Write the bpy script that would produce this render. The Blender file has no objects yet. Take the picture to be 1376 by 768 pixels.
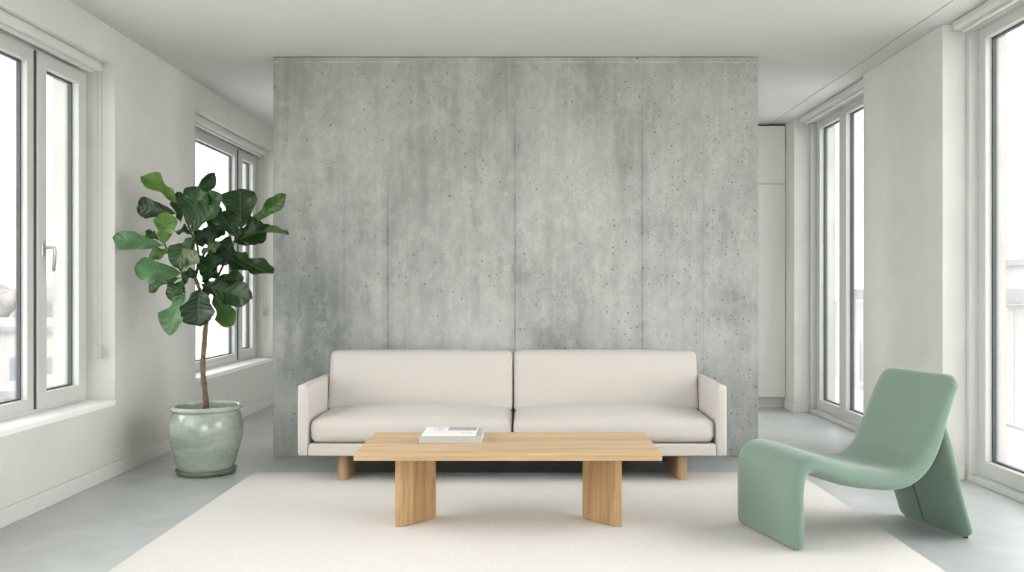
import bpy, bmesh, math, random
from mathutils import Vector, Matrix
random.seed(7)
PI = math.pi
F, CX, CY, CAMZ = 1180.0, 705.0, 389.0, 1.08      # focal length and vanishing point in photo pixels, eye height
H = 2.59                                          # ceiling height
sc = bpy.context.scene
COL = sc.collection

def at(px, py, Y):
    return Vector(((px - CX) * Y / F, Y, CAMZ - (py - CY) * Y / F))

# ------------------------------------------------------------------ objects
def obj(name, bm, mat, parent=None, bevel=0.0, seg=3, smooth=False, kind=None):
    me = bpy.data.meshes.new(name)
    bmesh.ops.recalc_face_normals(bm, faces=bm.faces)
    bm.to_mesh(me); bm.free()
    o = bpy.data.objects.new(name, me)
    COL.objects.link(o)
    me.materials.append(mat)
    if parent is not None:
        o.parent = parent
        o.matrix_parent_inverse = Matrix.Translation(-parent.location) if parent.type == 'EMPTY' else Matrix()
    if smooth or bevel:
        for p in me.polygons: p.use_smooth = True
    if bevel:
        b = o.modifiers.new('bevel', 'BEVEL'); b.width = bevel; b.segments = seg; b.limit_method = 'ANGLE'
        b.harden_normals = True
        b.angle_limit = math.radians(30)
    if kind: o['kind'] = kind
    return o

def thing(name, label, cat, loc=(0, 0, 0), group=None):
    o = bpy.data.objects.new(name, None); COL.objects.link(o)
    o.location = loc; o.empty_display_size = 0.1
    o['label'] = label; o['category'] = cat
    if group: o['group'] = group
    return o

def tag(o, label, cat, group=None):
    o['label'] = label; o['category'] = cat
    if group: o['group'] = group
    return o

def box(bm, x0, x1, y0, y1, z0, z1):
    vs = [bm.verts.new((x, y, z)) for x in (x0, x1) for y in (y0, y1) for z in (z0, z1)]
    for f in ((0, 1, 3, 2), (4, 6, 7, 5), (0, 4, 5, 1), (2, 3, 7, 6), (0, 2, 6, 4), (1, 5, 7, 3)):
        bm.faces.new([vs[i] for i in f])
    return bm

def boxes(*lst):
    bm = bmesh.new()
    for b in lst: box(bm, *b)
    return bm

def prism(pts, z0, z1):
    bm = bmesh.new()
    a = [bm.verts.new((x, y, z0)) for x, y in pts]; b = [bm.verts.new((x, y, z1)) for x, y in pts]
    n = len(pts)
    bm.faces.new(a); bm.faces.new(b)
    for i in range(n): bm.faces.new((a[i], a[(i + 1) % n], b[(i + 1) % n], b[i]))
    return bm

def extrude_y(pts, y0, y1):                        # outline in (x, z) swept along y
    bm = bmesh.new()
    a = [bm.verts.new((x, y0, z)) for x, z in pts]; b = [bm.verts.new((x, y1, z)) for x, z in pts]
    n = len(pts)
    bm.faces.new(a); bm.faces.new(b)
    for i in range(n): bm.faces.new((a[i], a[(i + 1) % n], b[(i + 1) % n], b[i]))
    return bm

def tube(path, rad, seg=10, bm=None):
    bm = bm or bmesh.new()
    rings = []
    n = len(path)
    for i, p in enumerate(path):
        d = (Vector(path[min(i + 1, n - 1)]) - Vector(path[max(i - 1, 0)])).normalized()
        up = Vector((0, 1, 0)) if abs(d.y) < .9 else Vector((1, 0, 0))
        a = d.cross(up).normalized(); b = d.cross(a).normalized()
        r = rad[i] if isinstance(rad, (list, tuple)) else rad
        rings.append([bm.verts.new(Vector(p) + r * (math.cos(2 * PI * k / seg) * a + math.sin(2 * PI * k / seg) * b)) for k in range(seg)])
    for i in range(n - 1):
        for k in range(seg):
            bm.faces.new((rings[i][k], rings[i][(k + 1) % seg], rings[i + 1][(k + 1) % seg], rings[i + 1][k]))
    bm.faces.new(rings[0]); bm.faces.new(rings[-1])
    return bm

def lathe(prof, cx, cy, seg=64):
    bm = bmesh.new()
    rings = []
    for r, z in prof:
        if r < 1e-6: rings.append([bm.verts.new((cx, cy, z))])
        else: rings.append([bm.verts.new((cx + r * math.cos(2 * PI * k / seg), cy + r * math.sin(2 * PI * k / seg), z)) for k in range(seg)])
    for i in range(len(rings) - 1):
        a, b = rings[i], rings[i + 1]
        for k in range(seg):
            k2 = (k + 1) % seg
            if len(a) == 1 and len(b) == 1: continue
            if len(a) == 1: bm.faces.new((a[0], b[k], b[k2]))
            elif len(b) == 1: bm.faces.new((a[k], a[k2], b[0]))
            else: bm.faces.new((a[k], a[k2], b[k2], b[k]))
    return bm

def spline(pts, n):                                # Catmull-Rom through tuples
    out = []
    m = len(pts)
    for i in range(m - 1):
        p0, p1, p2, p3 = pts[max(i - 1, 0)], pts[i], pts[i + 1], pts[min(i + 2, m - 1)]
        for k in range(n):
            t = k / n
            out.append(tuple(0.5 * ((2 * b) + (-a + c) * t + (2 * a - 5 * b + 4 * c - d) * t * t + (-a + 3 * b - 3 * c + d) * t ** 3)
                             for a, b, c, d in zip(p0, p1, p2, p3)))
    out.append(tuple(pts[-1]))
    return out

def cushion(x0, x1, y0, y1, z0, z1, r, deform=None, nx=30, ny=16, nz=8, rn=5):
    """rounded, padded box; deform(u, v, w, Vector) -> Vector with u, v, w in -1..1"""
    def axis(a, b, n):
        h = (b - a) / 2; c = (a + b) / 2
        vals = [-h + r * (1 - math.cos(PI / 2 * k / rn)) for k in range(rn)]
        vals += [-h + r + (2 * h - 2 * r) * k / n for k in range(n + 1)]
        vals += [-v for v in reversed(vals[:rn])]
        return c, h, vals
    cx, hx, ax = axis(x0, x1, nx); cy, hy, ay = axis(y0, y1, ny); cz, hz, az = axis(z0, z1, nz)
    bm = bmesh.new(); cache = {}
    def vert(i, j, k):
        key = (i, j, k)
        if key in cache: return cache[key]
        p = Vector((ax[i], ay[j], az[k]))
        q = Vector((max(-hx + r, min(hx - r, p.x)), max(-hy + r, min(hy - r, p.y)), max(-hz + r, min(hz - r, p.z))))
        d = p - q
        if d.length > 1e-9: p = q + d.normalized() * r
        u, v, w = p.x / hx, p.y / hy, p.z / hz
        p += Vector((cx, cy, cz))
        if deform: p = deform(u, v, w, p)
        cache[key] = bm.verts.new(p); return cache[key]
    I, J, K = len(ax) - 1, len(ay) - 1, len(az) - 1
    for i in range(I):
        for j in range(J):
            for k in (0, K): bm.faces.new((vert(i, j, k), vert(i + 1, j, k), vert(i + 1, j + 1, k), vert(i, j + 1, k)))
    for i in range(I):
        for k in range(K):
            for j in (0, J): bm.faces.new((vert(i, j, k), vert(i + 1, j, k), vert(i + 1, j, k + 1), vert(i, j, k + 1)))
    for j in range(J):
        for k in range(K):
            for i in (0, I): bm.faces.new((vert(i, j, k), vert(i, j + 1, k), vert(i, j + 1, k + 1), vert(i, j, k + 1)))
    return bm

# ------------------------------------------------------------------ materials
def lin(c):
    return tuple(((v / 255) / 12.92 if v / 255 <= 0.04045 else ((v / 255 + 0.055) / 1.055) ** 2.4) for v in c) + (1,)

class Nodes:
    def __init__(s, name):
        s.m = bpy.data.materials.new(name); s.m.use_nodes = True
        s.t = s.m.node_tree; s.t.nodes.clear()
        s.out = s.t.nodes.new('ShaderNodeOutputMaterial')
    def n(s, typ, **kw):
        x = s.t.nodes.new(typ)
        for k, v in kw.items(): setattr(x, k, v)
        return x
    def set(s, sock, v):
        if hasattr(v, 'is_linked') or isinstance(v, bpy.types.NodeSocket): s.t.links.new(v, sock)
        else: sock.default_value = v
    def math(s, op, a, b=0.0, c=None, clamp=False):
        x = s.n('ShaderNodeMath', operation=op); x.use_clamp = clamp
        s.set(x.inputs[0], a); s.set(x.inputs[1], b)
        if c is not None: s.set(x.inputs[2], c)
        return x.outputs[0]
    def ramp(s, v, a, b, lo=0.0, hi=1.0):           # smoothstep map
        x = s.n('ShaderNodeMapRange', interpolation_type='SMOOTHSTEP')
        s.set(x.inputs[0], v); x.inputs[1].default_value = a; x.inputs[2].default_value = b
        x.inputs[3].default_value = lo; x.inputs[4].default_value = hi
        return x.outputs[0]
    def mix(s, f, a, b, blend='MIX'):
        x = s.n('ShaderNodeMix', data_type='RGBA', blend_type=blend)
        s.set(x.inputs[0], f); s.set(x.inputs[6], a); s.set(x.inputs[7], b)
        return x.outputs[2]
    def coord(s, scale=(1, 1, 1), kind='Object'):
        tc = s.n('ShaderNodeTexCoord'); mp = s.n('ShaderNodeMapping')
        s.t.links.new(tc.outputs[kind], mp.inputs[0]); mp.inputs[3].default_value = scale
        return mp.outputs[0]
    def noise(s, vec, scale, detail=4, rough=0.55, dist=0.0):
        x = s.n('ShaderNodeTexNoise'); s.set(x.inputs['Vector'], vec)
        x.inputs['Scale'].default_value = scale; x.inputs['Detail'].default_value = detail
        x.inputs['Roughness'].default_value = rough; x.inputs['Distortion'].default_value = dist
        return x.outputs[0]
    def bump(s, h, strength=0.3, dist=0.01, normal=None):
        x = s.n('ShaderNodeBump'); x.inputs['Strength'].default_value = strength; x.inputs['Distance'].default_value = dist
        s.set(x.inputs['Height'], h)
        if normal is not None: s.set(x.inputs['Normal'], normal)
        return x.outputs[0]
    def pbr(s, color, rough=0.6, normal=None, spec=0.5, sheen=0.0, metallic=0.0, coat=0.0):
        x = s.n('ShaderNodeBsdfPrincipled')
        s.set(x.inputs['Base Color'], color); s.set(x.inputs['Roughness'], rough)
        x.inputs['Specular IOR Level'].default_value = spec
        x.inputs['Metallic'].default_value = metallic
        x.inputs['Sheen Weight'].default_value = sheen
        x.inputs['Sheen Roughness'].default_value = 0.5
        x.inputs['Coat Weight'].default_value = coat; x.inputs['Coat Roughness'].default_value = 0.08
        if normal is not None: s.set(x.inputs['Normal'], normal)
        s.t.links.new(x.outputs[0], s.out.inputs[0])
        s.p = x
        return s.m

def plain(name, c, rough=0.6, spec=0.5, var=0.03, nscale=4.0, bump=0.0, bscale=200.0, metallic=0.0):
    g = Nodes(name); v = g.coord()
    nz = g.noise(v, nscale, 4)
    dark = tuple(x * (1 - 2.5 * var) for x in lin(c)[:3]) + (1,); light = tuple(min(1, x * (1 + 2.5 * var)) for x in lin(c)[:3]) + (1,)
    col = g.mix(g.ramp(nz, .25, .75), dark, light)
    nrm = g.bump(g.noise(v, bscale, 3), bump, 0.002) if bump else None
    return g.pbr(col, rough, nrm, spec, metallic=metallic)

def fabric(name, c, scale=420.0, var=0.10, bump=0.35, sheen=0.25, cloud=0.05):
    g = Nodes(name); v = g.coord()
    fine = g.noise(v, scale, 2, .6)
    weave = g.noise(g.coord((1, 1, 6)), scale * .45, 2, .5)
    weave2 = g.noise(g.coord((6, 1, 1)), scale * .45, 2, .5)
    f = g.math('ADD', g.math('MULTIPLY', fine, .5), g.math('MULTIPLY', g.math('ADD', weave, weave2), .25))
    base = lin(c)
    lo = tuple(x * (1 - var) for x in base[:3]) + (1,); hi = tuple(min(1, x * (1 + var)) for x in base[:3]) + (1,)
    col = g.mix(g.ramp(f, .35, .65), lo, hi)
    cl = g.noise(v, 5, 3)
    col = g.mix(g.ramp(cl, .3, .7, 0, cloud), col, tuple(x * .8 for x in base[:3]) + (1,))
    return g.pbr(col, .95, g.bump(f, bump, .002), .15, sheen)

def make_concrete():
    g = Nodes('raw_concrete')
    tc = g.n('ShaderNodeTexCoord'); sep = g.n('ShaderNodeSeparateXYZ'); g.t.links.new(tc.outputs['Object'], sep.inputs[0])
    X, Z = sep.outputs[0], sep.outputs[2]
    v = g.coord()
    cloud = g.noise(g.coord((1.0, 1, .62)), 1.7, 9, .62, .35)
    cloud2 = g.noise(g.coord((1.3, 1, .9)), 4.2, 8, .62, .4)
    streak = g.noise(g.coord((9, 1, .55)), 1.6, 6, .6)
    fine = g.noise(v, 55, 6, .7)
    c_dark, c_mid, c_light = lin((124, 129, 125)), lin((161, 164, 159)), lin((185, 187, 182))
    f = g.math('ADD', g.math('MULTIPLY', cloud, .55), g.math('ADD', g.math('MULTIPLY', cloud2, .22), g.math('MULTIPLY', streak, .23)))
    cr = g.n('ShaderNodeValToRGB'); g.set(cr.inputs[0], f)
    e = cr.color_ramp.elements
    e[0].position = .37; e[0].color = c_dark; e[1].position = .60; e[1].color = c_light
    k = cr.color_ramp.elements.new(.47); k.color = c_mid
    col = cr.outputs[0]
    # mottled fine grain
    col = g.mix(g.ramp(fine, .38, .68, 0, .26), col, lin((128, 134, 130)))
    # damp patches left low, middle low, and a slightly olive upper band
    def blob(cx, cz, rx, rz, amt, c):
        nonlocal col
        dx = g.math('DIVIDE', g.math('SUBTRACT', X, cx), rx); dz = g.math('DIVIDE', g.math('SUBTRACT', Z, cz), rz)
        d = g.math('SQRT', g.math('ADD', g.math('MULTIPLY', dx, dx), g.math('MULTIPLY', dz, dz)))
        d = g.math('ADD', d, g.math('MULTIPLY', g.math('SUBTRACT', cloud2, .5), 2.4))
        col = g.mix(g.ramp(d, 0.05, 1.15, amt, 0), col, c)
    blob(-1.42, 1.02, .40, .34, .46, lin((118, 127, 123)))
    blob(-1.25, .55, .5, .35, .35, lin((124, 134, 131)))
    blob(.27, .83, .30, .08, .42, lin((132, 138, 134)))
    blob(-.55, 1.9, .35, .30, .35, lin((140, 146, 140)))
    blob(.05, 1.75, .16, .40, .3, lin((140, 146, 140)))
    blob(-1.2, 2.5, .8, .22, .35, lin((146, 150, 138)))
    blob(1.0, 2.5, .9, .16, .3, lin((146, 149, 140)))
    mid = g.noise(g.coord((1.25, 1, .8)), 15, 6, .68, .5)
    col = g.mix(g.ramp(mid, .42, .72, 0, .30), col, lin((132, 138, 133)))
    col = g.mix(g.ramp(mid, .52, .30, 0, .22), col, lin((202, 203, 199)))
    col = g.mix(g.ramp(Z, 1.1, 2.6, 0, .26), col, lin((146, 148, 136)))  # olive darkening upward: part stain, part light falloff painted into the colour
    col = g.mix(g.math('MULTIPLY', g.ramp(Z, 1.2, .45, 0, .30), g.ramp(cloud, .35, .55)), col, lin((196, 201, 200)))  # paler bluish bottom: part concrete tone, part brighter light painted in
    # board joints
    line_h = None
    for xj, z_lo, z_hi, amt in ((-.887, .2, 1.95, .9), (-.063, .2, 2.45, .75), (.762, .2, 2.5, .7), (-1.17, .9, 2.0, .3), (1.16, 1.4, 2.2, .22)):
        wob = g.noise(g.coord((0, 0, 5)), 1.0 + abs(xj), 3)
        d = g.math('ABSOLUTE', g.math('SUBTRACT', g.math('ADD', X, g.math('MULTIPLY', g.math('SUBTRACT', wob, .5), .008)), xj))
        gate = g.math('MULTIPLY', g.ramp(Z, z_hi, z_hi - .5), g.ramp(g.noise(g.coord((.01, .01, 3.1)), 1.3 + abs(xj) * .7, 3), .34, .62, .25, 1.0))
        thin = g.math('MULTIPLY', g.math('MULTIPLY', g.ramp(d, .001, .0055, 1, 0), gate), amt)
        wide = g.math('MULTIPLY', g.math('MULTIPLY', g.ramp(d, .004, .060, 1, 0), g.math('MULTIPLY', gate, g.ramp(streak, .35, .6, .2, 1))), amt * .7)
        col = g.mix(wide, col, lin((120, 128, 125)))
        col = g.mix(thin, col, lin((92, 99, 96)))
        line_h = thin if line_h is None else g.math('MAXIMUM', line_h, thin)
    # top form line
    dt = g.math('ABSOLUTE', g.math('SUBTRACT', Z, 2.555))
    col = g.mix(g.math('MULTIPLY', g.ramp(dt, .002, .008, 1, 0), g.ramp(cloud2, .4, .6, .0, .5)), col, lin((196, 196, 186)))
    # bug holes in two sizes, clustered
    pits = None
    for scale, thr, dens, off in ((26, .12, .92, 0), (48, .14, .96, 3.3), (13, .07, .96, 8.1)):
        vo = g.n('ShaderNodeTexVoronoi', voronoi_dimensions='2D'); vo.inputs['Scale'].default_value = scale
        cb = g.n('ShaderNodeCombineXYZ'); g.set(cb.inputs[0], g.math('ADD', X, off)); g.set(cb.inputs[1], g.math('MULTIPLY', Z, .82))
        g.t.links.new(cb.outputs[0], vo.inputs['Vector'])
        sp = g.n('ShaderNodeSeparateColor'); g.t.links.new(vo.outputs['Color'], sp.inputs[0])
        size = g.math('MULTIPLY', sp.outputs[1], thr)
        hole = g.math('LESS_THAN', vo.outputs['Distance'], g.math('ADD', size, thr * .25))
        cl = g.math('ADD', sp.outputs[0], g.math('MULTIPLY', g.math('SUBTRACT', g.noise(v, 1.9 + scale * .01, 2), .5), 1.5))
        cl = g.math('ADD', cl, g.math('MULTIPLY', g.ramp(X, -.6, 1.4), .14))
        hole = g.math('MULTIPLY', hole, g.math('GREATER_THAN', cl, dens))
        pits = hole if pits is None else g.math('MAXIMUM', pits, hole)
    col = g.mix(g.math('MULTIPLY', pits, .62), col, lin((70, 74, 72)))
    hgt = g.math('SUBTRACT', g.math('ADD', g.math('MULTIPLY', fine, .12), g.math('MULTIPLY', streak, .25)), g.math('ADD', g.math('MULTIPLY', pits, .8), g.math('MULTIPLY', line_h, .8)))
    return g.pbr(col, .72, g.bump(hgt, .35, .004), .35)

def make_floor():
    g = Nodes('pale_screed'); v = g.coord()
    a = g.noise(v, 1.1, 8, .6, .3); b = g.noise(v, 7, 7, .65, .2); c = g.noise(v, 90, 4, .6)
    f = g.math('ADD', g.math('MULTIPLY', a, .55), g.math('ADD', g.math('MULTIPLY', b, .33), g.math('MULTIPLY', c, .12)))
    col = g.mix(g.ramp(f, .33, .66), lin((166, 172, 172)), lin((192, 196, 195)))
    return g.pbr(col, .33, None, .45)

def make_plaster(name, c, var=.04):
    g = Nodes(name); v = g.coord()
    a = g.noise(v, 2.2, 7, .62, .4); b = g.noise(v, 160, 3, .6)
    base = lin(c)
    col = g.mix(g.ramp(a, .3, .7), tuple(x * (1 - var) for x in base[:3]) + (1,), tuple(min(1, x * (1 + var)) for x in base[:3]) + (1,))
    return g.pbr(col, .85, g.bump(b, .10, .001), .25)

def make_wood(name, along='X', c1=(170, 132, 90), c2=(214, 180, 138), scale=1.0):
    g = Nodes(name)
    s = {'X': (.55, 9, 9), 'Z': (9, 9, .55)}[along]
    v = g.coord(tuple(x * scale for x in s))
    grain = g.noise(v, 4.0, 7, .62, .6)
    s2 = {'X': (1.2, 60, 60), 'Z': (60, 60, 1.2)}[along]
    pores = g.noise(g.coord(s2), 3.0, 4, .6)
    broad = g.noise(g.coord({'X': (.15, 5, 1), 'Z': (6, 6, .15)}[along]), 1.8, 2, .5)
    f = g.math('ADD', g.math('MULTIPLY', grain, .5), g.math('ADD', g.math('MULTIPLY', pores, .28), g.math('MULTIPLY', broad, .22)))
    col = g.mix(g.ramp(f, .34, .66), lin(c1), lin(c2))
    return g.pbr(col, .52, g.bump(pores, .10, .001), .35)

def make_glaze():
    g = Nodes('celadon_glaze'); v = g.coord()
    a = g.noise(g.coord((1, 1, 2.4)), 5, 6, .6, .6); b = g.noise(v, 40, 5, .65)
    col = g.mix(g.ramp(a, .3, .7), lin((144, 157, 145)), lin((176, 187, 174)))
    col = g.mix(g.ramp(b, .45, .75, 0, .35), col, lin((142, 138, 112)))
    return g.pbr(col, g.ramp(b, .3, .8, .10, .28), g.bump(a, .12, .01), .5, coat=.5)

def make_leaf():
    g = Nodes('fig_leaf')
    uv = g.n('ShaderNodeUVMap'); uv.uv_map = 'leaf'
    sep = g.n('ShaderNodeSeparateXYZ'); g.t.links.new(uv.outputs[0], sep.inputs[0])
    U, V = sep.outputs[0], sep.outputs[1]           # U along, V across -1..1 stored as 0..1
    av = g.math('ABSOLUTE', g.math('SUBTRACT', g.math('MULTIPLY', V, 2), 1))
    rib = g.ramp(av, .02, .07, 1, 0)
    ph = g.math('MULTIPLY', g.math('SUBTRACT', U, g.math('MULTIPLY', av, .17)), 7.5)
    fr = g.math('ABSOLUTE', g.math('SUBTRACT', g.math('FRACT', ph), .5))
    vein = g.ramp(fr, .02, .09, .75, 0)
    veins = g.math('MAXIMUM', rib, vein)
    at_ = g.n('ShaderNodeAttribute'); at_.attribute_name = 'tint'
    base = at_.outputs['Color']
    nz = g.noise(g.coord(), 14, 4)
    col = g.mix(g.ramp(nz, .3, .7, 0, .35), base, lin((16, 38, 18)))
    col = g.mix(g.math('MULTIPLY', veins, .35), col, lin((96, 130, 80)))
    geo = g.n('ShaderNodeNewGeometry')
    col = g.mix(g.math('MULTIPLY', geo.outputs['Backfacing'], .55), col, lin((96, 128, 82)))
    hgt = g.math('SUBTRACT', g.math('MULTIPLY', fr, .8), g.math('MULTIPLY', rib, .6))
    m = g.pbr(col, .32, g.bump(hgt, .6, .008), .32)
    tr = g.n('ShaderNodeBsdfTranslucent'); g.set(tr.inputs[0], g.mix(.5, base, lin((120, 165, 60))))
    mx = g.n('ShaderNodeMixShader'); mx.inputs[0].default_value = .14
    g.t.links.new(g.p.outputs[0], mx.inputs[1]); g.t.links.new(tr.outputs[0], mx.inputs[2]); g.t.links.new(mx.outputs[0], g.out.inputs[0])
    return m

def make_glass():
    g = Nodes('window_glass')
    tr = g.n('ShaderNodeBsdfTransparent'); tr.inputs[0].default_value = (.98, .98, .98, 1)
    gl = g.n('ShaderNodeBsdfGlossy'); gl.inputs['Roughness'].default_value = .0
    lw = g.n('ShaderNodeFresnel'); lw.inputs[0].default_value = 1.35
    mx = g.n('ShaderNodeMixShader')
    nz = g.noise(g.coord(), 2.0, 1)
    g.t.links.new(g.math('MULTIPLY', lw.outputs[0], g.ramp(nz, 0, 1, .72, .8)), mx.inputs[0])
    g.t.links.new(tr.outputs[0], mx.inputs[1]); g.t.links.new(gl.outputs[0], mx.inputs[2]); g.t.links.new(mx.outputs[0], g.out.inputs[0])
    return g.m

M = dict(
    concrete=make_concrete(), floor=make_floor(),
    wall=make_plaster('wall_plaster', (207, 206, 201), .035),
    ceiling=make_plaster('ceiling_paint', (206, 207, 204), .012),
    sill=plain('white_sill', (243, 243, 241), .45, var=.006),
    base=plain('skirting_paint', (211, 210, 206), .5, var=.006),
    frame=plain('window_lacquer', (198, 201, 197), .38, var=.008),
    gasket=plain('rubber_gasket', (66, 72, 74), .55, var=.03),
    blind=plain('blind_aluminium', (204, 206, 202), .4, var=.008),
    cord=plain('blind_cord', (160, 160, 156), .7),
    metal=plain('brushed_handle', (196, 198, 198), .3, metallic=.7, var=.02),
    cabinet=plain('cabinet_lacquer', (232, 231, 225), .5, var=.006),
    dark=plain('shadow_gap_black', (38, 38, 36), .8),
    sofa=fabric('oat_linen', (195, 191, 184), 380, .09, .4, .15),
    rug=fabric('wool_rug', (207, 204, 199), 230, .08, .8, .2, .03),
    chair=fabric('sage_wool', (117, 139, 126), 420, .09, .3, .35, .05),
    chair_seam=fabric('sage_piping', (84, 106, 94)),
    black=plain('black_plastic', (34, 36, 35), .5),
    oak_x=make_wood('oak_top', 'X', (176, 147, 110), (212, 186, 150)),
    oak_z=make_wood('oak_leg', 'Z', (152, 118, 80), (196, 163, 120)),
    oak_sofa=make_wood('oak_sofa_leg', 'Z', (150, 122, 90), (188, 160, 124)),
    glaze=make_glaze(),
    saucer=plain('saucer_glaze', (112, 120, 104), .25, var=.08, nscale=12),
    soil=plain('potting_soil', (58, 48, 40), .95, var=.15, nscale=60, bump=1.0, bscale=120),
    bark=plain('fig_bark', (108, 90, 68), .85, var=.14, nscale=40, bump=.8, bscale=90),
    twig=plain('fig_twig', (72, 62, 42), .8, var=.10, nscale=40),
    leaf=make_leaf(), glass=make_glass(),
    book=plain('book_cloth', (178, 179, 172), .6, var=.02),
    page=plain('book_pages', (226, 222, 212), .8, var=.02, nscale=80),
    mag=plain('magazine_cover', (238, 237, 236), .4, var=.006),
    print_=plain('printed_photo', (158, 160, 160), .4, var=.14, nscale=24),
    ink=plain('printed_ink', (120, 122, 122), .5),
    rail=plain('railing_paint', (202, 202, 202), .5),
    deck=plain('balcony_slab', (205, 205, 205), .8),
    facade=plain('pale_render', (188, 186, 184), .9, var=.02),  # distance haze painted into these pale facades, roofs, panes and trees
    facade2=plain('pale_brick', (186, 170, 163), .9, var=.05),
    roof=plain('grey_roofing', (154, 154, 160), .9),
    pane=plain('far_window', (132, 135, 140), .3),
    hedge=plain('misty_foliage', (160, 158, 154), .95, var=.12, nscale=1.5),
    ground=plain('pale_ground', (200, 200, 198), .95),
)

# ------------------------------------------------------------------ room shell
XW, XO = 2.38, 2.74           # inner and outer face of the side walls
Y0, Y1 = -1.6, 8.5            # wall behind the camera, far wall
o = obj('floor', boxes((-XO, XO, Y0 - .3, Y1 + .3, -.2, 0)), M['floor'], kind='structure')
gx = 2.235                    # narrow shadow groove along the right side
cp = [(-XO, H), (gx, H), (gx, H + .03), (gx + .009, H + .03), (gx + .009, H + .002), (XO, H + .002), (XO, H + .25), (-XO, H + .25)]
obj('ceiling', extrude_y(cp, Y0 - .3, Y1 + .3), M['ceiling'], kind='structure')

ZS, ZH = .44, 2.385           # left sill and head
L1, L2 = (1.9, 5.1), (6.35, 8.3)
wl = []
def wall_run(sgn, ys, holes, zlo, zhi):
    a, b = (XW, XO) if sgn > 0 else (-XO, -XW)
    out = []; y = ys[0]
    for h0, h1 in holes:
        out.append((a, b, y, h0, 0, H))
        if zlo > 0: out.append((a, b, h0, h1, 0, zlo))
        if zhi < H: out.append((a, b, h0, h1, zhi, H))
        y = h1
    out.append((a, b, y, ys[1], 0, H))
    return out
obj('wall_left', boxes(*wall_run(-1, (Y0, Y1), (L1, L2), ZS - .03, ZH)), M['wall'], kind='structure')
R1, R2 = (1.4, 5.0), (6.17, 7.75)
obj('wall_right', boxes(*wall_run(1, (Y0, Y1), (R1, R2), 0, H)), M['wall'], kind='structure')
obj('wall_back', boxes((-XO, XO, Y1, Y1 + .3, 0, H)), M['wall'], kind='structure')
# wall behind the camera, with an unseen glazed opening sized to tune frontal light
obj('wall_front', boxes((-XO, -1.1, Y0 - .3, Y0, 0, H), (1.1, XO, Y0 - .3, Y0, 0, H), (-1.1, 1.1, Y0 - .3, Y0, 2.3, H)), M['wall'], kind='structure')
# free-standing raw concrete wall behind the sofa
WY = 5.69
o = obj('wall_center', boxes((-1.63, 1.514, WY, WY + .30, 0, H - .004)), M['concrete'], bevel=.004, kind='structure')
o['label'] = 'freestanding raw concrete wall behind the sofa'

# skirting
def skirt(name, lst): return obj(name, boxes(*lst), M['base'], bevel=.003, seg=2, kind='structure')
skirt('baseboard_left', [(-XW, -XW + .012, Y0, Y1, 0, .085)])
skirt('baseboard_right', [(XW - .012, XW, 5.0 - .012, 6.17 + .012, 0, .075), (XW, 2.50, 5.0 - .012, 5.0, 0, .075), (XW, 2.50, 6.17, 6.17 + .012, 0, .075),
                          (XW - .012, XW, 7.75 - .012, 8.0, 0, .075), (XW, 2.50, 7.75 - .012, 7.75, 0, .075), (XW - .012, XW, Y0, 1.4, 0, .075)])

# ------------------------------------------------------------------ windows
def ring(x0, x1, y0, y1, z0, z1, wl_, wr, wb, wt):      # rectangular frame of four bars in a plane of constant x
    """wl_: bar at y0, wr: bar at y1, wb bottom, wt top -- built as one joined outline"""
    bm = bmesh.new()
    oy = (y0, y1); oz = (z0, z1); iy = (y0 + wl_, y1 - wr); iz = (z0 + wb, z1 - wt)
    def loop(x, ys, zs): return [bm.verts.new((x, y, z)) for y, z in ((ys[0], zs[0]), (ys[1], zs[0]), (ys[1], zs[1]), (ys[0], zs[1]))]
    A, B, C_, D = loop(x0, oy, oz), loop(x0, iy, iz), loop(x1, oy, oz), loop(x1, iy, iz)
    for i in range(4):
        j = (i + 1) % 4
        bm.faces.new((A[i], A[j], B[j], B[i])); bm.faces.new((C_[i], D[i], D[j], C_[j]))
        bm.faces.new((A[i], C_[i], C_[j], A[j])); bm.faces.new((B[i], B[j], D[j], D[i]))
    return bm

def sash(win, s, xf, depth, y0, y1, z0, z1, w, wb, wt):
    """s: -1 left wall, +1 right wall; xf: room-side face"""
    a, b = sorted((xf, xf + s * depth))
    f = obj('sash', ring(a, b, y0, y1, z0, z1, w, w, wb, wt), M['frame'], win, bevel=.004, seg=2)
    g0, g1 = sorted((xf + s * depth * .54, xf + s * depth * .86))
    obj('gasket', ring(g0, g1, y0 + w, y1 - w, z0 + wb, z1 - wt, .009, .009, .008, .008), M['gasket'], f)
    m = xf + s * depth * .72
    obj('pane', boxes((m - .003, m + .003, y0 + w + .004, y1 - w - .004, z0 + wb + .004, z1 - wt - .004)), M['glass'], f)
    return f

def handle(win, s, xf, y, z):
    bm = bmesh.new()
    tube([(xf, y, z), (xf - s * .045, y, z), (xf - s * .055, y + .012, z - .002), (xf - s * .055, y + .02, z - .03), (xf - s * .048, y + .022, z - .125)], [.009, .009, .010, .010, .008], 10, bm)
    h = obj('handle', bm, M['metal'], win, smooth=True)
    obj('handle_plate', boxes(tuple(sorted((xf, xf - s * .01))) + (y - .014, y + .014, z - .05, z + .03)), M['metal'], h, bevel=.004)

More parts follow.
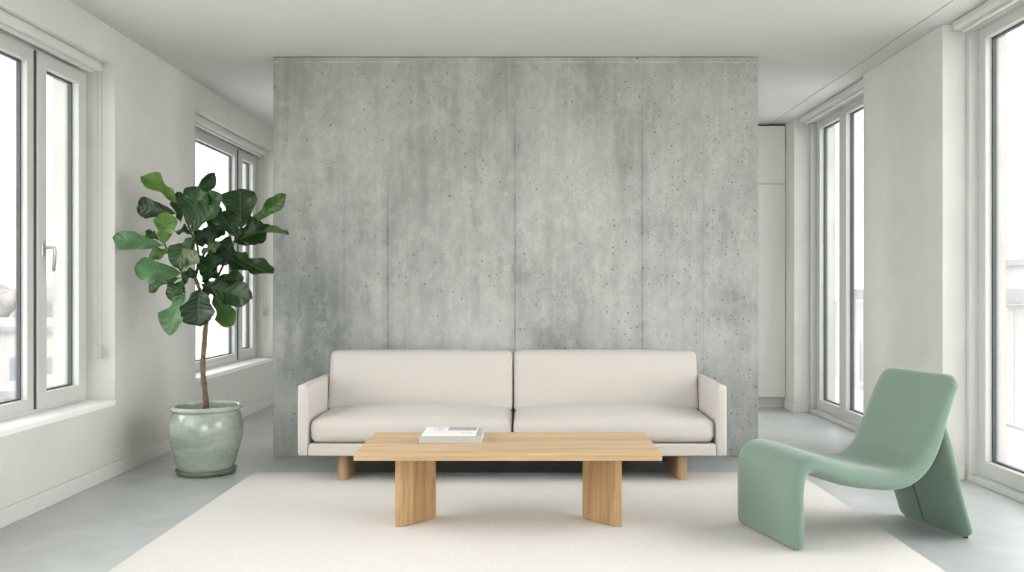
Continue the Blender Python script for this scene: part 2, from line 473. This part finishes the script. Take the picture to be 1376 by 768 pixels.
def left_window(name, span, mull, lab):
    w = bpy.data.objects.new(name, None); COL.objects.link(w); w['kind'] = 'structure'; w['label'] = lab
    y0, y1 = span
    xf = -2.555
    obj('frame', ring(-2.62, -2.548, y0, y1, ZS, ZH, .03, .022, .018, .06), M['frame'], w, bevel=.003, seg=2)
    sash(w, -1, xf + .02, .07, mull + .004, y1 - .020, ZS + .016, ZH - .055, .086, .082, .075)
    # fixed light beside it
    sash(w, -1, xf + .004, .06, y0 + .02, mull - .004, ZS + .016, ZH - .055, .062, .06, .075)
    obj('seal', boxes((xf - .03, xf + .011, mull - .0035, mull + .0035, ZS + .02, ZH - .06)), M['gasket'], w)
    handle(w, -1, xf + .02, mull + .043, 1.302)
    obj('sill', boxes((-2.60, -XW + .006, y0, y1, ZS - .03, ZS)), M['sill'], w, bevel=.003, seg=2)
    return w
left_window('window_1', L1, 4.57, 'near left window with white sill')
left_window('window_2', L2, 7.80, 'far left window behind the fig tree')

def right_window(name, span, splits, lab):
    w = bpy.data.objects.new(name, None); COL.objects.link(w); w['kind'] = 'structure'; w['label'] = lab
    y0, y1 = span
    obj('frame', ring(2.515, 2.69, y0, y1, 0.0, H, .03, .03, .035, .045), M['frame'], w, bevel=.003, seg=2)
    ys = [y0 + .012] + list(splits) + [y1 - .012]
    for i in range(len(ys) - 1):
        sash(w, 1, 2.562 + (.0 if i % 2 == 0 else .008), .07, ys[i] + .002, ys[i + 1] - .002, .035, H - .03, .085, .085, .075)
    return w
right_window('window_3', R1, (3.2,), 'near right floor-to-ceiling glazing')
right_window('window_4', R2, (7.09,), 'far right floor-to-ceiling glazing')

# unseen window behind the camera, added for soft light from the front
w5 = bpy.data.objects.new('unseen_fill_window', None); COL.objects.link(w5); w5['kind'] = 'structure'
def yring(y0, y1, x0, x1, z0, z1, w):
    bm = ring(y0, y1, x0, x1, z0, z1, w, w, w, w)
    for v in bm.verts: v.co = Vector((v.co.y, v.co.x, v.co.z))
    return bm
obj('frame', yring(Y0 - .2, Y0 - .12, -1.1, 1.1, 0, 2.3, .07), M['frame'], w5)
obj('pane', boxes((-1.03, 1.03, Y0 - .165, Y0 - .16, .07, 2.23)), M['glass'], w5)

# ------------------------------------------------------------------ roller blinds
def blind(label, s, span, ztop, x_in, cord_y=None, cord_z=None):
    y0, y1 = span[0] + .02, span[1] - .045
    t = thing('roller_blind', label, 'blind', (s * (x_in + .035), (y0 + y1) / 2, ztop), 'roller blinds above the windows')
    a, b = sorted((s * x_in, s * (x_in + .07)))
    hgt = .048
    prof = [(a, ztop - hgt + .012), (a + .012, ztop - hgt), (b - .012, ztop - hgt), (b, ztop - hgt + .012), (b, ztop - .002), (a, ztop - .002)]
    obj('cassette', extrude_y(prof, y0, y1), M['blind'], t, bevel=.004)
    c0, c1 = sorted((s * (x_in + .038), s * (x_in + .062)))
    obj('bottom_bar', boxes((c0, c1, y0 + .02, y1 - .03, ztop - hgt - .016, ztop - hgt)), M['blind'], t, bevel=.003)
    if cord_y:
        xc = s * (x_in + .03)
        cd = bmesh.new()
        tube([(xc, cord_y, ztop - hgt), (xc, cord_y, cord_z + .03)], .0016, 6, cd)
        tube([(xc - s * .022, cord_y, ztop - hgt), (xc - s * .022, cord_y, cord_z + .03)], .0016, 6, cd)
        c = obj('cord', cd, M['cord'], t, smooth=True)
        obj('cord_weight', boxes((min(xc, xc - s * .022) - .004, max(xc, xc - s * .022) + .004, cord_y - .006, cord_y + .006, cord_z - .05, cord_z + .03)), M['cord'], c, bevel=.003)
    return t
blind('white roller blind cassette above the near left window with handle', -1, L1, ZH, 2.43, 5.062, .73)
blind('white roller blind cassette above the far left window behind the fig tree', -1, L2, ZH, 2.43, 8.27, .88)
blind('white roller blind cassette at the ceiling over the near right glass door', 1, R1, H, 2.415)
blind('white roller blind cassette at the ceiling over the far right windows beside the wardrobe', 1, R2, H, 2.415)

# ------------------------------------------------------------------ fitted wardrobe at the far right
wd = thing('wardrobe', 'tall white flat-fronted fitted wardrobe in the far right corner behind the concrete wall', 'wardrobe', (1.28, 8.24, 0))
wx0, wx1, wy = .18, 2.3785, 8.0
obj('carcass', boxes((wx0, wx1, wy + .022, Y1 - .004, .10, H - .02)), M['dark'], wd)
obj('plinth', boxes((wx0, wx1, wy + .06, Y1 - .01, 0, .10)), M['cabinet'], wd)
nw = 4
for i in range(nw):
    a = wx0 + (wx1 - wx0) * i / nw + .0015; b = wx0 + (wx1 - wx0) * (i + 1) / nw - .0015
    if i == nw - 1: b -= .001
    obj('door', boxes((a, b, wy, wy + .02, .103, 2.041)), M['cabinet'], wd, bevel=.0015, seg=2)
    obj('upper_door', boxes((a, b, wy, wy + .02, 2.045, H - .018)), M['cabinet'], wd, bevel=.0015, seg=2)

# ------------------------------------------------------------------ rug
tag(obj('rug', cushion(-1.585, 1.60, 2.3, 5.14, 0.0005, .012, .005, None, 12, 12, 1, 3), M['rug'], smooth=True),
    'large plain off-white wool rug under the sofa and coffee table', 'rug')
RZ = .012

# ------------------------------------------------------------------ sofa
SX = -.069
sf = thing('sofa', 'low cream linen two-seat sofa on oak slab legs against the concrete wall', 'sofa', (SX, 5.2, 0))
YF, YB = 4.85, 5.60
inner, outer = 1.130, 1.187
obj('base', boxes((SX - inner, SX + inner, YF + .004, YB, .160, .226)), M['sofa'], sf, bevel=.010, seg=4)
obj('underside_shade_panel', boxes((SX - inner + .03, SX + inner - .03, YF + .03, YB - .02, .1555, .161)), M['dark'], sf)  # black sheet added to deepen the shade under the sofa
for s in (-1, 1):
    a, b = sorted((SX + s * (inner + .002), SX + s * outer))
    def df(u, v, w, p, s=s):
        return p + Vector((s * .010 * (1 - v * v) * (1 - w * w) * (1 if u * s > 0 else -1) * abs(u), 0, 0))
    obj('armrest', cushion(a, b, YF, 5.53, .160, .553, .016, df, 3, 18, 14, 4), M['sofa'], sf, smooth=True)
obj('backrest_frame', boxes((SX - inner, SX + inner, 5.50, YB + .03, .226, .56)), M['sofa'], sf, bevel=.02, seg=4)
for s in (-1, 1):
    a, b = sorted((SX + s * .004, SX + s * (inner - .004)))
    def seat_df(u, v, w, p):
        top = max(0.0, w)
        p = p.copy()
        p.z += .046 * (1 - abs(u) ** 2.6) * (1 - abs(v) ** 2.5) * top - .006 * (1 - abs(u) ** 3) * max(0, -w) * 0
        p.y -= .012 * (1 - abs(u) ** 4) * (1 - w * w) * max(0, -v)
        return p
    obj('seat_cushion', cushion(a, b, YF + .012, 5.42, .229, .362, .045, seat_df, 34, 16, 5, 6), M['sofa'], sf, smooth=True)
    def back_df(u, v, w, p):
        p = p.copy()
        p.y += .05 * w                                    # leans back
        p.y -= .030 * (1 - abs(u) ** 3) * (1 - w * w) * max(0, -v)
        p.z += .004 * (1 - abs(u) ** 3) * max(0, w)
        return p
    obj('back_cushion', cushion(a, b, 5.345, 5.485, .345, .702, .030, back_df, 34, 4, 14, 6), M['sofa'], sf, smooth=True)
for s in (-1, 1):
    c = SX + s * .955
    pts = []
    hw = .028
    for k in range(9): an = PI + PI * k / 8; pts.append((c + hw * math.cos(an), 4.925 + hw + hw * math.sin(an)))
    for k in range(9): an = PI * k / 8; pts.append((c + hw * math.cos(an), 5.47 + hw * math.sin(an)))
    obj('leg', prism(pts, RZ if False else .0125, .161), M['oak_sofa'], sf, bevel=.002, seg=2)

# ------------------------------------------------------------------ coffee table
TX = -.0725
ct = thing('coffee_table', 'low rectangular oak coffee table with two angled slab legs on the rug', 'table', (TX, 4.09, 0))
TZ = .372
obj('tabletop', boxes((TX - .669, TX + .669, 3.806, 4.37, TZ - .034, TZ)), M['oak_x'], ct, bevel=.003)
lp = [(-.511, 3.957), (-.478, 3.957), (-.345, 4.10), (-.345, 4.14), (-.372, 4.15), (-.511, 4.005)]
for s in (1, -1):
    pts = [(TX + s * x, y) for x, y in lp]
    if s < 0: pts.reverse()
    obj('leg', prism(pts, .0122, TZ - .0338), M['oak_z'], ct, bevel=.004)

# ------------------------------------------------------------------ book and magazine
bk = thing('book', 'thick grey hardcover book lying flat on the oak coffee table', 'book', (-.34, 4.17, TZ))
bx0, bx1, by0, by1 = -.487, -.196, 4.046, 4.285
obj('cover', boxes((bx0, bx1, by0, by1, TZ + .0002, TZ + .003), (bx0, bx1, by0, by1, TZ + .031, TZ + .034), (bx0, bx1, by0, by0 + .003, TZ + .0025, TZ + .0315)), M['book'], bk)
obj('pages', boxes((bx0 + .004, bx1 - .004, by0 + .003, by1 - .005, TZ + .0032, TZ + .0308)), M['page'], bk)
mz = TZ + .0342
mg = thing('magazine', 'thin white magazine with grey photo on the cover, lying on the grey book', 'magazine', (-.35, 4.17, mz))
mx0, mx1, my0, my1 = -.476, -.226, 4.05, 4.28
obj('pages', boxes((mx0, mx1, my0, my1, mz, mz + .006)), M['mag'], mg, bevel=.001, seg=2)
obj('cover_photo', boxes((-.365, mx1 + -.004, 4.175, 4.272, mz + .006, mz + .0065)), M['print_'], mg)
for k, (a, b, y) in enumerate(((-.435, -.428, 4.22), (-.418, -.385, 4.235), (-.418, -.385, 4.205), (-.29, -.284, 4.10), (-.278, -.268, 4.115), (-.262, -.244, 4.09))):
    obj('letter_mark', boxes((a, b, y, y + .008, mz + .006, mz + .0064)), M['ink'], mg)

# ------------------------------------------------------------------ lounge chair
th = math.radians(15.0)
ux, uy = math.cos(th), math.sin(th); wx_, wy_ = -math.sin(th), math.cos(th)
P0 = Vector((1.100, 3.560, 0)); CW = .500
def cpnt(u, w, z): return Vector((P0.x + u * ux + w * wx_, P0.y + u * uy + w * wy_, z))
ch = thing('lounge_chair', 'sage green upholstered sculptural lounge chair at the right edge of the rug', 'chair', cpnt(.42, CW / 2, 0))
ctr = [(.027, .0145, .052), (.026, .09, .052), (.025, .19, .053), (.026, .27, .056), (.042, .336, .064), (.088, .361, .080), (.15, .346, .090), (.264, .308, .094),
       (.388, .285, .092), (.485, .275, .088), (.555, .289, .088), (.616, .334, .092), (.657, .396, .096), (.690, .468, .092), (.718, .545, .084), (.749, .622, .074), (.783, .685, .062), (.795, .711, .052)]
cl = spline(ctr, 7)
# arc-length parameter
ss = [0.0]
for i in range(1, len(cl)): ss.append(ss[-1] + math.hypot(cl[i][0] - cl[i - 1][0], cl[i][1] - cl[i - 1][1]))
Ltot = ss[-1]
def shell_mesh():
    bm = bmesh.new(); rings = []
    nW = 22
    def section(i, shrink, tt_):
        u, z, t = cl[i]
        a = cl[max(i - 1, 0)]; b = cl[min(i + 1, len(cl) - 1)]
        d = Vector((b[0] - a[0], b[1] - a[1])).normalized(); n = Vector((-d.y, d.x))   # n points to the sitting side
        W0 = CW + .006 - .03 * ss[i] / Ltot; W = W0 - 2 * shrink; t = t * tt_
        pts = []
        m = 48
        for k in range(m):                                  # rounded slab outline (superellipse ends)
            an = 2 * PI * k / m
            c, s_ = math.cos(an), math.sin(an)
            r = t / 2
            # stadium with softly squared ends
            ex = math.copysign(abs(c) ** .22, c); ey = math.copysign(abs(s_) ** .72, s_)
            wv = ex * W / 2; tv = ey * r
            pts.append((wv, tv))
        ring_ = []
        for wv, tv in pts:
            dish = 0.010 * math.sin(PI * min(1, max(0, (ss[i] / Ltot - .25) / .75))) * (1 - (wv / (CW / 2)) ** 2)
            uu = u + n.x * (tv - dish); zz = z + n.y * (tv - dish)
            ring_.append(bm.verts.new(cpnt(uu, W0 / 2 + wv, zz)))
        return ring_
    N = len(cl)
    for i in range(N):
        d0, d1 = ss[i], Ltot - ss[i]
        rb, rt = .026, .062
        sh = 0.0; tt_ = 1.0
        if d0 < rb: sh = rb - math.sqrt(max(0, rb * rb - (rb - d0) ** 2)); tt_ = math.sqrt(max(.0, 1 - (1 - min(1, d0 / .02)) ** 2)) * .75 + .25
        if d1 < rt: sh = rt - math.sqrt(max(0, rt * rt - (rt - d1) ** 2)); tt_ = math.sqrt(max(.0, 1 - (1 - min(1, d1 / .03)) ** 2)) * .85 + .15
        rings.append(section(i, sh, tt_))
    for i in range(N - 1):
        m = len(rings[i])
        for k in range(m): bm.faces.new((rings[i][k], rings[i][(k + 1) % m], rings[i + 1][(k + 1) % m], rings[i + 1][k]))
    bm.faces.new(rings[0]); bm.faces.new(rings[-1])
    return bm
obj('seat_shell', shell_mesh(), M['chair'], ch, smooth=True)
# rear leg: slanted padded panel with a shallow fold down its middle
def rear_mesh():
    bm = bmesh.new()
    ct_ = spline([(.722, .485, .046), (.744, .425, .058), (.775, .315, .056), (.808, .185, .05), (.850, .055, .046), (.863, .009, .044)], 6)
    L = len(ct_); rings = []
    for i, (u, z, t) in enumerate(ct_):
        a = ct_[max(i - 1, 0)]; b = ct_[min(i + 1, L - 1)]
        d = Vector((b[0] - a[0], b[1] - a[1])).normalized(); n = Vector((d.y, -d.x))      # faces forward/down
        zz0 = max(0, z - .012)
        rb = .03
        sh = rb - math.sqrt(max(0, rb * rb - (rb - zz0) ** 2)) if zz0 < rb else 0
        W = .456 - 2 * sh
        m = 64; rg = []
        for k in range(m):
            an = 2 * PI * k / m + PI / m
            c, s_ = math.cos(an), math.sin(an)
            wv = math.copysign(abs(c) ** .3, c) * W / 2; tv = math.copysign(abs(s_) ** .7, s_) * t / 2
            fold = .012 * max(0, 1 - abs(wv - .05) / .012)
            if (tv > 0): tv -= fold
            rg.append(bm.verts.new(cpnt(u + n.x * tv * -1, .232 + wv, z + n.y * tv * -1)))
        rings.append(rg)
    for i in range(L - 1):
        m = len(rings[i])
        for k in range(m): bm.faces.new((rings[i][k], rings[i][(k + 1) % m], rings[i + 1][(k + 1) % m], rings[i + 1][k]))
    bm.faces.new(rings[0]); bm.faces.new(rings[-1])
    return bm
rl = obj('rear_leg', rear_mesh(), M['chair'], ch, smooth=True)
sm = [cpnt(u, .275, z) for u, z in ((.716, .40), (.746, .312), (.7815, .182), (.825, .055), (.838, .016))]
obj('seam', tube(sm, .0045, 8), M['chair_seam'], ch, smooth=True)
for u, w, z in ((.027, .05, .012), (.027, CW - .06, .012), (.858, .045, 0), (.858, .41, 0)):
    c = cpnt(u + .004, w, 0)
    obj('glide', lathe([(0, z), (.011, z), (.011, .024), (0, .024)], c.x, c.y, 16), M['black'], ch, smooth=False)

# ------------------------------------------------------------------ potted fig
PX, PY = -1.882, 5.19
sau = obj('saucer', lathe([(0, .0008), (.150, .0008), (.164, .006), (.174, .030), (.170, .033), (.163, .030), (.155, .014), (0, .012)], PX, PY), M['saucer'], smooth=True)
tag(sau, 'round glazed celadon saucer under the fig tree pot on the bare floor', 'saucer')
fg = thing('potted_fig_tree', 'fiddle-leaf fig tree in a glazed celadon pot beside the left wall', 'plant', (PX, PY, 0))
pot_p = spline([(0, .0135), (.13, .0135), (.152, .020), (.168, .065), (.188, .14), (.206, .215), (.211, .26), (.208, .305), (.196, .345), (.187, .362), (.189, .370), (.199, .375), (.2045, .385), (.202, .396), (.192, .401), (.180, .398), (.176, .385), (.178, .350), (.178, .320)], 4)
pot_p = [(max(0, r), z) for r, z in pot_p]; pot_p[0] = (0, .0135)
pot = obj('pot', lathe(pot_p, PX, PY, 80), M['glaze'], fg, smooth=True)
obj('soil', lathe([(0, .352), (.05, .353), (.12, .348), (.1795, .342), (.1795, .325), (0, .325)], PX, PY, 48), M['soil'], fg, smooth=True)
def q(cx, cy, dy=0.0):                                # point read off a detail crop of the photo (3.2x, origin 140,220), dy = depth offset
    return at(140 + cx / 3.2, 220 + cy / 3.2, PY + dy)
tk = [at(277, 552, PY), at(277, 540, PY), at(274, 515, PY), at(272.5, 490, PY), at(274.5, 462, PY), at(276, 442, PY), at(278, 425, PY), at(275, 405, PY), at(268, 388, PY), at(262, 372, PY + .01)]
tk = [Vector(p) for p in spline([tuple(p) for p in tk], 4)]
obj('trunk', tube(tk, [.0175 - .0075 * i / (len(tk) - 1) + .0012 * math.sin(i * 1.7) for i in range(len(tk))], 12), M['bark'], fg, smooth=True)
def branch(pts, r0, r1):
    pp = [Vector(p) for p in spline([tuple(p) for p in pts], 4)]
    return obj('branch', tube(pp, [r0 + (r1 - r0) * i / (len(pp) - 1) for i in range(len(pp))], 8), M['twig'], fg, smooth=True)
branch([q(392, 490, .01), q(345, 470, -.02), q(310, 432, -.05), q(285, 400, -.06), q(262, 350, -.05), q(250, 300, -.03)], .009, .004)
branch([q(392, 490, .01), q(405, 420, .02), q(400, 350, .01), q(375, 300, .0), q(350, 230, .02)], .009, .004)
branch([q(425, 600, 0), q(470, 520, .05), q(510, 440, .08), q(545, 370, .07), q(575, 300, .06), q(600, 250, .06)], .009, .004)
branch([q(405, 420, .02), q(450, 360, .05), q(480, 300, .08), q(490, 250, .10)], .007, .004)
LEAVES = [  # base x,y  tip x,y  width  depth base, depth tip  roll  tint  bend
    (322, 180, 158, 48, 76, -.03, -.08, 25, 1, .10),
    (318, 215, 138, 182, 84, -.04, -.02, -25, 0, .14),
    (330, 255, 318, 120, 60, .08, .13, -10, 0, .06),
    (358, 275, 412, 98, 112, -.04, -.02, 15, 3, -.08),
    (372, 190, 474, 36, 60, .05, .10, 50, 0, -.10),
    (364, 300, 512, 136, 118, -.08, -.05, -12, 3, -.10),
    (592, 285, 582, 104, 146, .02, .06, 5, 0, .08),
    (612, 262, 790, 132, 62, .04, .0, 20, 2, -.14),
    (560, 330, 792, 292, 120, .0, -.02, -50, 0, .12),
    (548, 335, 700, 275, 128, .0, .04, 10, 0, -.12),
    (572, 320, 492, 205, 92, -.02, .0, 12, 0, .10),
    (540, 372, 728, 484, 92, -.05, -.10, -15, 0, -.16),
    (404, 512, 640, 584, 104, -.06, -.12, 10, 0, -.12),
    (465, 560, 556, 698, 84, -.05, -.13, 10, 2, -.10),
    (410, 532, 404, 696, 142, -.10, -.17, 0, 0, .08),
    (352, 548, 272, 734, 112, -.10, -.15, 12, 4, .08),
    (362, 500, 276, 580, 86, -.05, -.08, 10, 3, .08),
    (340, 470, 128, 446, 98, -.08, -.16, -35, 4, .14),
    (342, 488, 186, 548, 56, -.04, -.04, 15, 2, .10),
    (262, 352, 32, 318, 78, -.07, -.12, -25, 4, .12),
    (250, 352, 276, 208, 88, -.10, -.12, 18, 1, -.06),
    (298, 372, 190, 400, 60, -.08, -.11, 0, 2, .08),
    (328, 472, 402, 376, 84, -.12, -.15, -15, 5, .06),
    (395, 310, 296, 440, 98, -.09, -.12, 5, 3, .08),
    (425, 330, 505, 262, 88, .02, .03, 10, 0, .08),
    (520, 405, 408, 470, 112, -.08, -.10, 10, 0, .08),
    (415, 388, 500, 345, 54, -.12, -.15, 0, 3, .10),
    (412, 468, 332, 492, 62, -.10, -.12, 10, 0, .08),
    (520, 395, 615, 455, 104, -.02, -.04, -15, 0, .06),
    (478, 300, 545, 250, 86, .10, .14, 0, 0, .06),
    (380, 300, 308, 285, 60, .05, .08, 20, 0, .08),
    (240, 330, 178, 296, 44, .02, .05, 10, 3, .08),
    (430, 420, 486, 455, 84, .02, .0, 0, 0, .08),
    (475, 350, 420, 300, 84, -.02, -.03, 10, 0, .08),
    (500, 470, 420, 500, 74, .05, .04, 10, 0, .06),
    (560, 400, 500, 330, 84, .06, .06, -10, 0, .06),
    (365, 420, 330, 340, 96, .05, .08, 10, 0, .06),
    (470, 505, 600, 490, 70, .06, .10, 20, 0, .06),
    (440, 260, 480, 170, 80, .08, .12, 20, 0, .06),
    (350, 555, 300, 520, 60, .04, .05, 0, 0, .06),
    (450, 330, 545, 425, 96, .10, .12, 0, 0, .06),
    (530, 440, 450, 370, 88, .10, .10, 10, 0, .06),
    (480, 295, 395, 335, 84, .09, .08, 0, 0, .06),
    (420, 560, 490, 520, 70, .06, .08, 0, 0, .06),
]
TINT = [lin((21, 46, 22)), lin((84, 116, 48)), lin((62, 94, 38)), lin((38, 70, 32)), lin((72, 110, 70)), lin((104, 120, 84))]  # the paler green on left leaves has window glare painted in
SHAPE = [(0, .035), (.07, .035), (.11, .22), (.2, .46), (.32, .60), (.45, .72), (.58, .90), (.70, 1.0), (.80, .98), (.88, .82), (.94, .54), (.98, .27), (1.0, .05)]
def shp(t):
    for (a, va), (b, vb) in zip(SHAPE, SHAPE[1:]):
        if t <= b: return va + (vb - va) * (t - a) / (b - a)
    return .05
fb = bmesh.new(); uvl = fb.loops.layers.uv.new('leaf'); tl = fb.loops.layers.float_color.new('tint')
NT, NV = 18, 8
view = Vector((0, -1, .12)).normalized()
for li, (ax, ay, bx_, by_, w, da, db, roll, ti, bend) in enumerate(LEAVES):
    B, T = q(ax, ay, da), q(bx_, by_, db)
    Lv = T - B; ll = Lv.length; a = Lv.normalized()
    n0 = (view + Vector((0, 0, .35))).normalized()
    n = (n0 - a * n0.dot(a)).normalized()
    n = Matrix.Rotation(math.radians(roll), 3, a) @ n
    s = a.cross(n)
    hw = w / 3.2 / 227 / 2 * 1.06
    ph = random.random() * 6.28; tw = random.uniform(-.6, .6)
    grid = []
    for i in range(NT + 1):
        t = i / NT; row = []
        h = hw * shp(t)
        for j in range(NV + 1):
            v = -1 + 2 * j / NV
            edge = 1 + .075 * math.sin(t * 15 + ph + v * 1.5) + .03 * math.sin(t * 31 + ph * 2)
            sv = Matrix.Rotation(tw * (t - .35), 3, a) @ s
            p = B + Lv * t + sv * (v * h * edge)
            p += n * (bend * ll * 4 * t * (1 - t) * .6 - bend * ll * .5 * t * t)
            p += n * ((.34 + .1 * math.sin(ph)) * h * abs(v) ** 1.4 + .016 * math.sin(t * 13 + ph + (2 if v > 0 else 0)) * abs(v) ** 2 * min(1, t * 3))
            row.append(fb.verts.new(p))
        grid.append(row)
    c = TINT[ti]; k = random.uniform(.85, 1.15); c = (c[0] * k, c[1] * k, c[2] * k, 1)
    for i in range(NT):
        for j in range(NV):
            f = fb.faces.new((grid[i][j], grid[i][j + 1], grid[i + 1][j + 1], grid[i + 1][j]))
            f.smooth = True
            for lp_, (ii, jj) in zip(f.loops, ((i, j), (i, j + 1), (i + 1, j + 1), (i + 1, j))):
                lp_[uvl].uv = (ii / NT, jj / NV); lp_[tl] = c
fme = bpy.data.meshes.new('foliage'); fb.to_mesh(fme); fb.free(); fme.materials.append(M['leaf'])
fo = bpy.data.objects.new('foliage', fme); COL.objects.link(fo); fo.parent = fg; fo.matrix_parent_inverse = Matrix.Translation(-fg.location)

# ------------------------------------------------------------------ outside
bal = thing('balcony_railing', 'white balcony railing with thin upright bars outside the right windows', 'railing', (3.6, 7, 0))
obj('top_rail', boxes((3.575, 3.625, 2.5, 14, .945, .975)), M['rail'], bal, bevel=.004)
obj('bottom_rail', boxes((3.585, 3.615, 2.5, 14, .06, .085)), M['rail'], bal)
first = None
for k in range(86):
    y = 2.6 + k * .1325
    if first is None:
        first = obj('baluster', boxes((3.592, 3.608, y - .010, y + .010, .084, .946)), M['rail'], bal)
        y_first = y
    else:
        c = first.copy(); COL.objects.link(c); c.location.y = y - y_first
obj('balcony', boxes((XO, 3.75, 2.2, 14.2, -.22, -.04)), M['deck'], kind='structure')
obj('ground', boxes((-200, 200, -60, 300, -10.4, -10)), M['ground'], kind='structure')

def building(label, x0, x1, y0, y1, z1, wallm, rows, cols, face, roof=True, win=(1.0, 1.5), group=None):
    t = thing('apartment_building', label, 'building', ((x0 + x1) / 2, (y0 + y1) / 2, -10), group)
    obj('wall', boxes((x0, x1, y0, y1, -10, z1)), wallm, t)
    if roof: obj('roof', boxes((x0 - .3, x1 + .3, y0 - .3, y1 + .3, z1, z1 + .25)), M['roof'], t)
    for r in range(rows):
        for c in range(cols):
            z = z1 - 1.1 - r * 3.0
            for fc in face:
                if fc == 'y':
                    xm = x0 + (x1 - x0) * (c + .5) / cols
                    obj('window', boxes((xm - win[0] / 2, xm + win[0] / 2, y0 - .04, y0 + .05, z - win[1], z)), M['pane'], t)
                else:
                    ym = y0 + (y1 - y0) * (c + .5) / cols
                    xx = x1 if fc == 'x1' else x0
                    obj('window', boxes((xx - .05, xx + .05, ym - win[0] / 2, ym + win[0] / 2, z - win[1], z)), M['pane'], t)
building('long pale building with a row of narrow windows, seen through the near left window', -34, -19.5, 38, 50, -.75, M['facade'], 3, 9, ('y', 'x1'), win=(.7, 1.3))
building('pinkish brick building lower down, seen through the near left casement', -19, -13, 30, 36, -2.6, M['facade2'], 3, 5, ('y', 'x1'), win=(.8, 1.3))
building('white neighbouring building with grey roof edge beyond the balcony', 9.0, 15, 14, 24, .85, M['facade'], 3, 5, ('y', 'x0'))
building('far white block with stepped roof rising above the balcony view', 19, 30, 33, 42, 2.0, M['facade'], 3, 5, ('y', 'x0'))
def tree_belt(label, x, y, z, r, n):
    random.seed(n)
    bm = bmesh.new()
    for k in range(26):
        m = Matrix.Translation((x + random.uniform(-r, r) * 1.6, y + random.uniform(-2, 2), z - random.uniform(0, r) * .8)) @ Matrix.Scale(random.uniform(.25, .5) * r, 4)
        bmesh.ops.create_icosphere(bm, subdivisions=2, radius=1, matrix=m)
    o = obj('tree', bm, M['hedge'], smooth=True); tag(o, label, 'tree')
tree_belt('hazy grey clump of bare trees on the skyline left of the window mullion', -62, 90, .6, 7.0, 3)
tree_belt('hazy grey tree clump on the skyline seen through the near left casement', -42, 76, .0, 4.0, 5)

# ------------------------------------------------------------------ light
wrld = bpy.data.worlds.new('overcast'); sc.world = wrld; wrld.use_nodes = True
nt = wrld.node_tree; bg = nt.nodes['Background']
bg.inputs[0].default_value = (1.0, .988, .984, 1); bg.inputs[1].default_value = 7.7

cam = bpy.data.cameras.new('camera'); co = bpy.data.objects.new('camera', cam); COL.objects.link(co)
co.location = (0, 0, CAMZ); co.rotation_euler = (PI / 2, 0, 0)
cam.sensor_fit = 'HORIZONTAL'; cam.sensor_width = 36; cam.lens = 36 * F / 1376
cam.shift_x = (688 - CX) / 1376; cam.shift_y = (CY - 384) / 1376
cam.clip_start = .05; cam.clip_end = 1000
sc.camera = co
sc.view_settings.view_transform = 'Standard'; sc.view_settings.look = 'None'; sc.view_settings.exposure = 0.0
sc.cycles.max_bounces = 12; sc.cycles.diffuse_bounces = 8; sc.cycles.glossy_bounces = 4; sc.cycles.transparent_max_bounces = 16
sc.cycles.use_denoising = True
